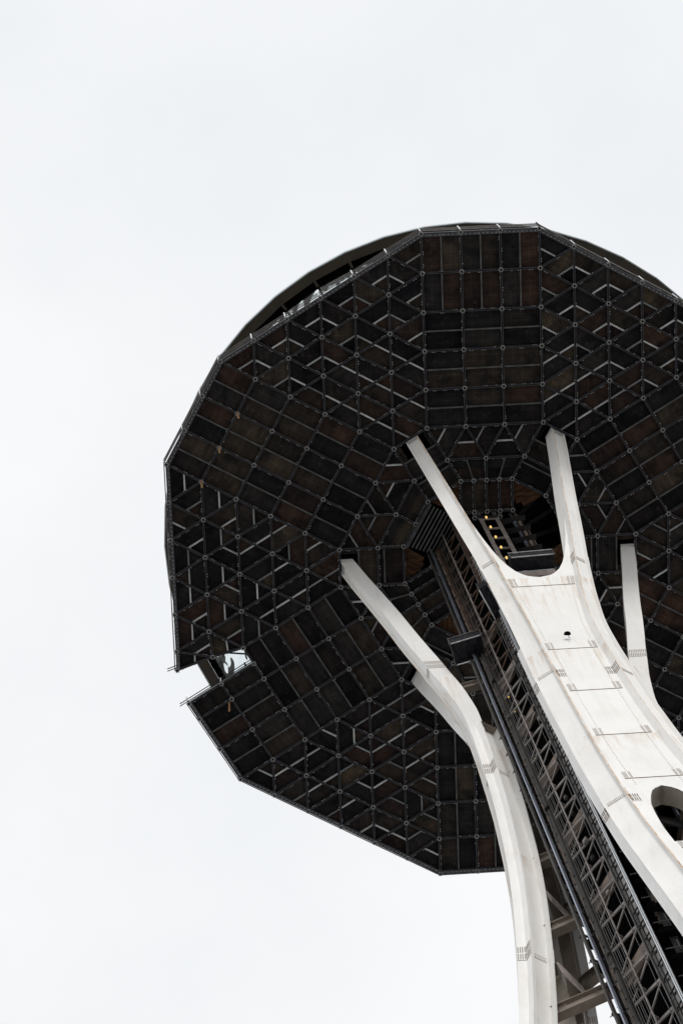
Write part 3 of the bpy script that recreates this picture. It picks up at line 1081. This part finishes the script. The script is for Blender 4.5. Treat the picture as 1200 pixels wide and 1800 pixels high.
# --- square fields
def quad_cell(a, b, c, d, split_ab, bright=False):
    """a-b-c-d; split_ab: the bar runs from the middle of ab to the middle of cd"""
    if split_ab:
        m0, m1 = lerp(a, b, 0.5), lerp(d, c, 0.5)
        panel('deck_panel', [a, m0, m1, d]); panel('deck_panel', [m0, b, c, m1])
    else:
        m0, m1 = lerp(a, d, 0.5), lerp(b, c, 0.5)
        panel('deck_panel', [a, b, m1, m0]); panel('deck_panel', [m0, m1, c, d])
    pbar(m0, m1, bright)
NOTCH = 2
for k in range(6):
    for i in range(3):
        for j in range(5):
            a, b, c, d = Rn(k, i, j), Rn(k, i + 1, j), Rn(k, i + 1, j + 1), Rn(k, i, j + 1)
            if k == NOTCH and i == 2 and j < 2:
                b, c = Rn(k, 2.5, j), Rn(k, 2.5, j + 1)
                panel('deck_panel', [a, b, c, d])
                edge(b, c, 'tangential_joist' if False else 'radial_joist')
                continue
            radial = True
            if k in (0, 2) and j >= 2:
                radial = False
            quad_cell(a, b, c, d, radial)
    for i in range(4):
        for j in range(6):
            if k == NOTCH and i == 3 and j < 2:
                hub(Rn(k, 2.5, j), 60 * k)
                continue
            hub(Rn(k, i, j), 60 * k)
            if i < 3:
                if k == NOTCH and i == 2 and j < 2:
                    edge(Rn(k, 2, j), Rn(k, 2.5, j), 'tangential_joist')
                else:
                    edge(Rn(k, i, j), Rn(k, i + 1, j), 'tangential_joist')
            if j < 5 and not (k == NOTCH and i == 3 and j < 2):
                edge(Rn(k, i, j), Rn(k, i, j + 1), 'radial_joist')
hub(Rn(NOTCH, 2.5, 2), 120)
joist('radial_joist', Rn(NOTCH, 2.5, 2), Rn(NOTCH, 2, 2))

# --- triangular fields
def tri_cell(tri, cut, bright=True):
    a = tri[cut]; b = tri[(cut + 1) % 3]; c = tri[(cut + 2) % 3]
    m0, m1 = lerp(a, b, 0.5), lerp(a, c, 0.5)
    panel('corner_panel', [a, m0, m1])
    panel('trapezoid_panel', [m0, b, c, m1])
    pbar(m0, m1, bright)
MIRROR = {0: 0, 1: 0, 2: 1, 3: 0, 4: 1, 5: 1}
rt = random.Random(11)
def wedge(k):
    rows = []
    for r in range(6):
        A = Rn(k, 0, 5 - r); B = Rn(k + 1, 3, 5 - r)
        row = [lerp(A, B, q / (r + 1)) for q in range(r + 2)]
        rows.append(row)
    if k == 1:
        rows[5][6] = (-8.204, -2.507)
        rows[4][5] = (-7.269, -2.191)
    for r in range(6):
        for p in rows[r]:
            hub(p, 0)
        for q in range(r + 1):
            edge(rows[r][q], rows[r][q + 1], 'diagonal_joist')
        if r < 5:
            for q in range(r + 2):
                edge(rows[r][q], rows[r + 1][q], 'diagonal_joist')
                edge(rows[r][q], rows[r + 1][q + 1], 'diagonal_joist')
    for r in range(5):
        for q in range(r + 2):
            tri = [rows[r][q], rows[r + 1][q], rows[r + 1][q + 1]]
            cut = 0
            if r <= 1 or (r == 2 and q >= 1 and k == 0):
                cut = 1 if not MIRROR[k] else 2
            if k in (1, 2, 4) and rt.random() < 0.35:
                cut = rt.choice((0, 1, 2))
            tri_cell(tri, cut)
        for q in range(r + 1):
            tri = [rows[r][q], rows[r][q + 1], rows[r + 1][q + 1]]
            cut = 1 if not MIRROR[k] else 0
            if k in (1, 2, 4) and rt.random() < 0.35:
                cut = rt.choice((0, 1, 2))
            tri_cell(tri, cut)
for k in range(6):
    wedge(k)

# --- inner rings
A2 = AP - math.sqrt(3) / 2
A3 = 0.25 + math.sqrt(3) * (1.333 / 2 + 0.433)
for k in range(6):
    def q_(x, y):
        return rot2((x, y), 60 * k)
    top = [q_(x - 1.5, AP) for x in range(4)]
    mid = [q_(x - 1.0, A2) for x in range(3)]
    low = [q_((x - 1) * 0.6667, A3) for x in range(3)]
    for p in mid + low:
        hub(p, 60 * k)
    for q in range(2):
        edge(mid[q], mid[q + 1], 'tangential_joist'); edge(low[q], low[q + 1], 'tangential_joist')
    for q in range(3):
        edge(mid[q], top[q], 'diagonal_joist'); edge(mid[q], top[q + 1], 'diagonal_joist')
        edge(mid[q], low[q], 'radial_joist')
        tri_cell([mid[q], top[q], top[q + 1]], rt.choice((1, 2)), True)
    for q in range(2):
        tri_cell([top[q + 1], mid[q], mid[q + 1]], 0, True)
        panel('deck_panel', [low[q], low[q + 1], lerp(low[q + 1], mid[q + 1], 0.5), lerp(low[q], mid[q], 0.5)])
        panel('deck_panel', [lerp(low[q], mid[q], 0.5), lerp(low[q + 1], mid[q + 1], 0.5), mid[q + 1], mid[q]])
        if k in (0, 2, 4):
            pbar(lerp(low[q], low[q + 1], 0.5), lerp(mid[q], mid[q + 1], 0.5), False, 0.1)
    # leg square beside this field (towards the next wedge)
    t0 = top[0]; t1_ = rot2((1.5, AP), 60 * (k + 1)); m0 = mid[0]; m1 = rot2((1.0, A2), 60 * (k + 1))
    l0 = low[0]; l1 = rot2((0.6667, A3), 60 * (k + 1))
    edge(m0, m1, 'tangential_joist'); edge(l0, l1, 'tangential_joist')
    # panels leave an opening for the column at the outer half
    h0, h1 = lerp(m0, t0, 0.50), lerp(m1, t1_, 0.50)
    panel('deck_panel', [m0, m1, h1, h0])
    pbar(h0, h1, False, 0.05)
    panel('deck_panel', [h0, lerp(h0, h1, 0.16), lerp(t0, t1_, 0.16), t0])
    panel('deck_panel', [lerp(h0, h1, 0.84), h1, t1_, lerp(t0, t1_, 0.84)])
    panel('deck_panel', [l0, l1, lerp(l1, m1, 0.72), lerp(l0, m0, 0.72)])
    pbar(lerp(l0, m0, 0.76), lerp(l1, m1, 0.76), False, 0.1)
    panel('deck_panel', [lerp(l0, m0, 0.8), lerp(l1, m1, 0.8), m1, m0])
    if k in (0, 2, 4):
        # four-bay bridge towards the core
        xs = (-0.6667, -0.3333, 0.0, 0.3333, 0.6667)
        y0, y1 = A3, 1.315
        for n_, x in enumerate(xs):
            hub(q_(x, y0), 60 * k); hub(q_(x, y1), 60 * k)
            edge(q_(x, y0), q_(x, y1), 'bridge_joist')
            if n_ < 4:
                edge(q_(x, y1), q_(xs[n_ + 1], y1), 'bridge_joist')
                panel('deck_panel', [q_(x, y1), q_(xs[n_ + 1], y1), q_(xs[n_ + 1], y0), q_(x, y0)])
        for x in (-0.3333, 0.3333):
            hub(q_(x, 1.16), 60 * k); edge(q_(x, y1), q_(x, 1.16), 'bridge_joist')
        edge(q_(-0.3333, 1.16), q_(0.3333, 1.16), 'bridge_joist')
    elif k == 1:
        # louvred closure sloping up from the deck edge
        for s in range(9):
            f_ = s / 8.0
            y = A3 - 0.12 - 0.90 * f_; z = ZH + 0.15 + 0.13 * s
            w = 0.62 - 0.05 * f_
            mb = MB()
            a, b = q_(-w, y), q_(w, y)
            mb.bar(D(a, z), D(b, z), 0.10, 0.03)
            if in_frame(D(q_(0, y), z)):
                mb.build('louvre_slat', M_LOUV, deck)
        mb = MB()
        a, b, c, d = q_(-0.68, A3 - 0.05), q_(0.68, A3 - 0.05), q_(0.68, 1.1), q_(-0.68, 1.1)
        mb.add([D(a, ZH + 0.45), D(b, ZH + 0.45), D(c, ZH + 1.6), D(d, ZH + 1.6)], [(0, 1, 2, 3)])
        mb.build('louvre_backing', M_HOLE, deck)
        mb = MB()
        mb.bar(D(q_(-0.66, A3 - 0.07)), D(q_(0.66, A3 - 0.07)), 0.16, 0.25)
        mb.build('louvre_frame', M_JOIST, deck)
    # planks in the corner between the bridge and the core
    for q in range(6):
        h = (q + 0.5) / 6.0
        a = lerp(l1, l0, h) if k % 2 else lerp(l0, l1, h)
        inw = rot2((0, -1), 60 * k + 30)
        sk = rot2(inw, -33 if k % 2 else 33)
        ln = min(0.62, 0.93 * h) + rt.uniform(-0.03, 0.0)
        b = (a[0] + sk[0] * ln, a[1] + sk[1] * ln)
        zz = ZH + 0.40 + 0.006 * q
        if in_frame(D(a)):
            mb = MB(); mb.bar(D(a, zz), D(b, zz), 0.31, 0.045)
            mb.build('plank', M_WOOD, deck)

# pieces out of the picture, joined
gi = 0
for key, lst in rest.items():
    mb = MB()
    for me, mat in lst:
        vv = [mat @ v.co for v in me.vertices]
        b = len(mb.v)
        mb.v += [tuple(v) for v in vv]
        for p in me.polygons:
            mb.f.append(tuple(i + b for i in p.vertices)); mb.m.append(p.material_index)
    o = mb.build('deck_remainder', [bpy.data.materials[n_] for n_ in key], deck)
    o['kind'] = 'stuff'

# --- guard rails along the rim
rim = []
for k in range(6):
    for i in range(3, -1, -1):
        if k == NOTCH and i == 3:
            rim.append(Rn(k, 2.5, 0)); continue
        rim.append(Rn(k, i, 0))
    A = Rn(k, 0, 0); B = Rn(k + 1, 3, 0)
    for q in range(1, 6):
        rim.append(lerp(A, B, q / 6))
    if k == 1:
        rim.append((-8.204, -2.507)); rim.append('gap')
def post(p, h=1.5, off=0.16):
    r = math.hypot(*p); q = (p[0] * (1 + off / U / r), p[1] * (1 + off / U / r))
    a = D(q, ZH + 0.15); b = D(q, ZH + 0.15 + h)
    if in_frame(a):
        mb = MB(); mb.bar(a, b, 0.07, 0.07)
        mb.build('guard_post', M_RAILW, deck)
    return q
prev = None
loop = rim + [rim[0]]
for p in loop:
    if p == 'gap':
        prev = None; continue
    q = post(p)
    if prev is not None:
        a0, b0 = prev, q
        if in_frame(D(lerp(a0, b0, 0.5))):
            mb = MB()
            for h, r in ((0.20, 0.035), (0.72, 0.028), (1.18, 0.028)):
                ea = lerp(a0, b0, -0.03); eb = lerp(a0, b0, 1.03)
                mb.tube(D(ea, ZH + h), D(eb, ZH + h), r, 6)
            mb.build('guard_rail', M_CABLE, deck)
            mb = MB()
            ia, ib = lerp(a0, (0, 0), 0.012), lerp(b0, (0, 0), 0.012)
            mb.bar(D(ia, ZH + 0.17), D(ib, ZH + 0.17), 0.20, 0.30)
            for t in np.arange(0.1, 0.95, 0.11):
                c_ = D(lerp(ia, ib, float(t)), ZH + 0.01)
                mb.box(c_, (0.02, 0, 0), (0, 0.02, 0), (0, 0, 0.02), 1)
            mb.build('edge_beam', [M_JOIST, M_BOLT], deck)
    prev = q
# rails across the notch
for (a, b) in (((-8.204, -2.507), (-7.269, -2.191)), (Rn(NOTCH, 2.5, 0), Rn(NOTCH, 2.5, 1)), (Rn(NOTCH, 2.5, 1), Rn(NOTCH, 2.5, 2))):
    mb = MB()
    for h in (0.7, 1.2):
        ea = lerp(a, b, -0.28 if abs(a[0]) > 7.9 else 0)
        mb.tube(D(ea, ZH + h), D(b, ZH + h), 0.03, 6)
    mb.build('guard_rail', M_CORED, deck)
for p in (Rn(NOTCH, 2.5, 1), Rn(NOTCH, 2.5, 2)):
    post(p, 1.1, 0.02)

# ------------------------------------------------------------------ work baskets hung around the core
def basket(label, c, az, L, W_, H, z, group='black work baskets around the core'):
    t = thing('work_basket', label, 'work basket', group, (c[0], -c[1], z))
    t.rotation_euler = (0, 0, -RAD(az))
    # tarpaulin-wrapped tub with a bulging underside
    mb = MB()
    nx, ny = 12, 4
    rnd = random.Random(int(L * 100))
    def pt(i, j):
        x = -L / 2 + L * i / nx; y = -W_ / 2 + W_ * j / ny
        sag = -0.10 * math.sin(math.pi * i / nx) * math.sin(math.pi * j / ny) + rnd.uniform(-0.03, 0.03)
        return (x, y, sag)
    low_ = [[pt(i, j) for j in range(ny + 1)] for i in range(nx + 1)]
    idx = {}
    vv = []
    for i in range(nx + 1):
        for j in range(ny + 1):
            idx[(i, j)] = len(vv); vv.append(low_[i][j])
    fs = [(idx[(i, j)], idx[(i, j + 1)], idx[(i + 1, j + 1)], idx[(i + 1, j)]) for i in range(nx) for j in range(ny)]
    bnd = [(i, 0) for i in range(nx)] + [(nx, j) for j in range(ny)] + [(i, ny) for i in range(nx, 0, -1)] + [(0, j) for j in range(ny, 0, -1)]
    base = len(vv)
    for (i, j) in bnd:
        p = low_[i][j]
        vv.append((p[0] * 1.02 + rnd.uniform(-.02, .02), p[1] * 1.04 + rnd.uniform(-.02, .02), H))
    nb = len(bnd)
    for q in range(nb):
        a = idx[bnd[q]]; b = idx[bnd[(q + 1) % nb]]
        fs.append((a, b, base + (q + 1) % nb, base + q))
    fs.append(tuple(range(base, base + nb)))
    mb.add(vv, fs)
    mb.build('tarpaulin', M_TARP, t)
    for y in (-W_ / 2 - 0.06, W_ / 2 + 0.06):
        mb = MB()
        mb.tube((-L / 2 - 0.05, y, -0.02), (L / 2 + 0.05, y, -0.02), 0.032, 6)
        mb.build('frame_tube', M_RAILW if y > 0 else M_BAR, t)
        mb = MB(); mb.tube((-L / 2 - 0.05, y, H), (L / 2 + 0.05, y, H), 0.026, 6)
        mb.build('top_tube', M_CABLE if L < 2.3 else M_BAR, t)
    for x in (-L / 2 - 0.03, L / 2 + 0.03):
        for y in (-W_ / 2 - 0.06, W_ / 2 + 0.06):
            mb = MB(); mb.tube((x, y, -0.08), (x, y, H + 0.1), 0.03, 6)
            mb.box((x, y, 0.0), (0.06, 0, 0), (0, 0.06, 0), (0, 0, 0.06))
            mb.build('corner_post', M_CABLE, t)
    return t
basket('black wrapped work basket with silver tubes in the fork of the middle leg', (0.80, 3.70), 2, 2.5, 0.78, 1.0, 146.5)
tb = MB(); tb.box((0.1, 0.56, -0.25), (1.15, 0, 0), (0, 0.13, 0), (0, 0, 0.05))
BV = [o for o in COLL.objects if o.name == 'work_basket'][0]
tb.build('toe_board', M_PALE, BV)
basket('broad black work basket beside the guide rails above the left leg', (-3.85, 0.95), 14, 1.75, 1.15, 1.0, 139.2)
basket('narrow black work basket squeezed between lattice core and middle leg', (-2.40, 3.36), -64, 2.1, 0.45, 0.9, 140.0)

# ------------------------------------------------------------------ work lights
def lamp(label, p):
    z_ = p[2]
    t = thing('work_light', label, 'lamp', 'warm work lights on the core', tuple(P(*p)))
    mb = MB(); mb.tube((0, 0, 0), (0, 0, 0.20), 0.065 if z_ > 140 else 0.045, 10)
    mb.build('glass_globe', M_LAMP, t)
    mb = MB(); mb.tube((0, 0, 0.201), (0, 0, 0.32), 0.04, 8)
    mb.build('socket', M_CORED, t)
names = ['topmost', 'second from the top', 'middle', 'second from the bottom', 'lowest']
for k, (u, v, z) in enumerate([(-0.10, 2.9, 160.9), (-0.14, 2.9, 158.4), (-0.14, 2.9, 155.9), (-0.14, 2.9, 153.4), (-0.14, 2.9, 150.9)]):
    lamp('glowing yellow work light, %s of five seen through the leg fork' % names[k], (u, v, z))
for k, z in enumerate((130.9, 128.5, 126.0, 121.0)):
    q = fuv(150, 2.78, -0.66)
    lamp('small yellow work light inside the lattice core, %s of four' % ['topmost', 'second', 'third', 'lowest'][k], (q[0], q[1], z))

# ------------------------------------------------------------------ flood light on the middle leg face
fl = thing('flood_light', 'black shallow flood light fixed to the white face of the middle leg', 'lamp', None, tuple(P(0.0, 4.80, 128.3)))
mb = MB()
n = 12
rings = []
for r, y in ((0.04, 0.20), (0.11, 0.17), (0.15, 0.10), (0.15, 0.02)):
    rings.append([(r * 1.2 * math.cos(2 * math.pi * k / n), -y, r * 0.8 * math.sin(2 * math.pi * k / n)) for k in range(n)])
mb.sweep(rings)
mb.build('housing', M_HOLE, fl)
mb = MB(); mb.tube((0.03, 0.0, -0.1), (0.03, -0.05, -0.65), 0.02, 6)
mb.build('conduit', M_CABLE, fl)

# ------------------------------------------------------------------ timber straps hanging from hubs
for lab, (a, b), dx in (('pale timber strap hanging from the deck, highest of the row at the upper left', (-6.33, 4.27), 0.03),
                        ('pale timber strap hanging from the deck, middle of the row at the upper left', (-6.83, 3.40), -0.02),
                        ('pale timber strap hanging from the deck, lowest of the row at the upper left', (-7.33, 2.53), 0.02),
                        ('thin timber strap hanging from the deck just below the notch', (-6.90, -3.45), -0.05)):
    t = MB()
    p = D((a, b), ZH - 0.02)
    t.hexa([p + Vector((x * 0.06 + (dx if zz else 0), y * 0.03, zz)) for zz in (-1.75, 0) for x, y in ((-1, -1), (1, -1), (1, 1), (-1, 1))])
    o = t.build('hanging_strap', M_STRAP)
    tag(o, lab, 'strap', 'timber straps hanging from the deck')
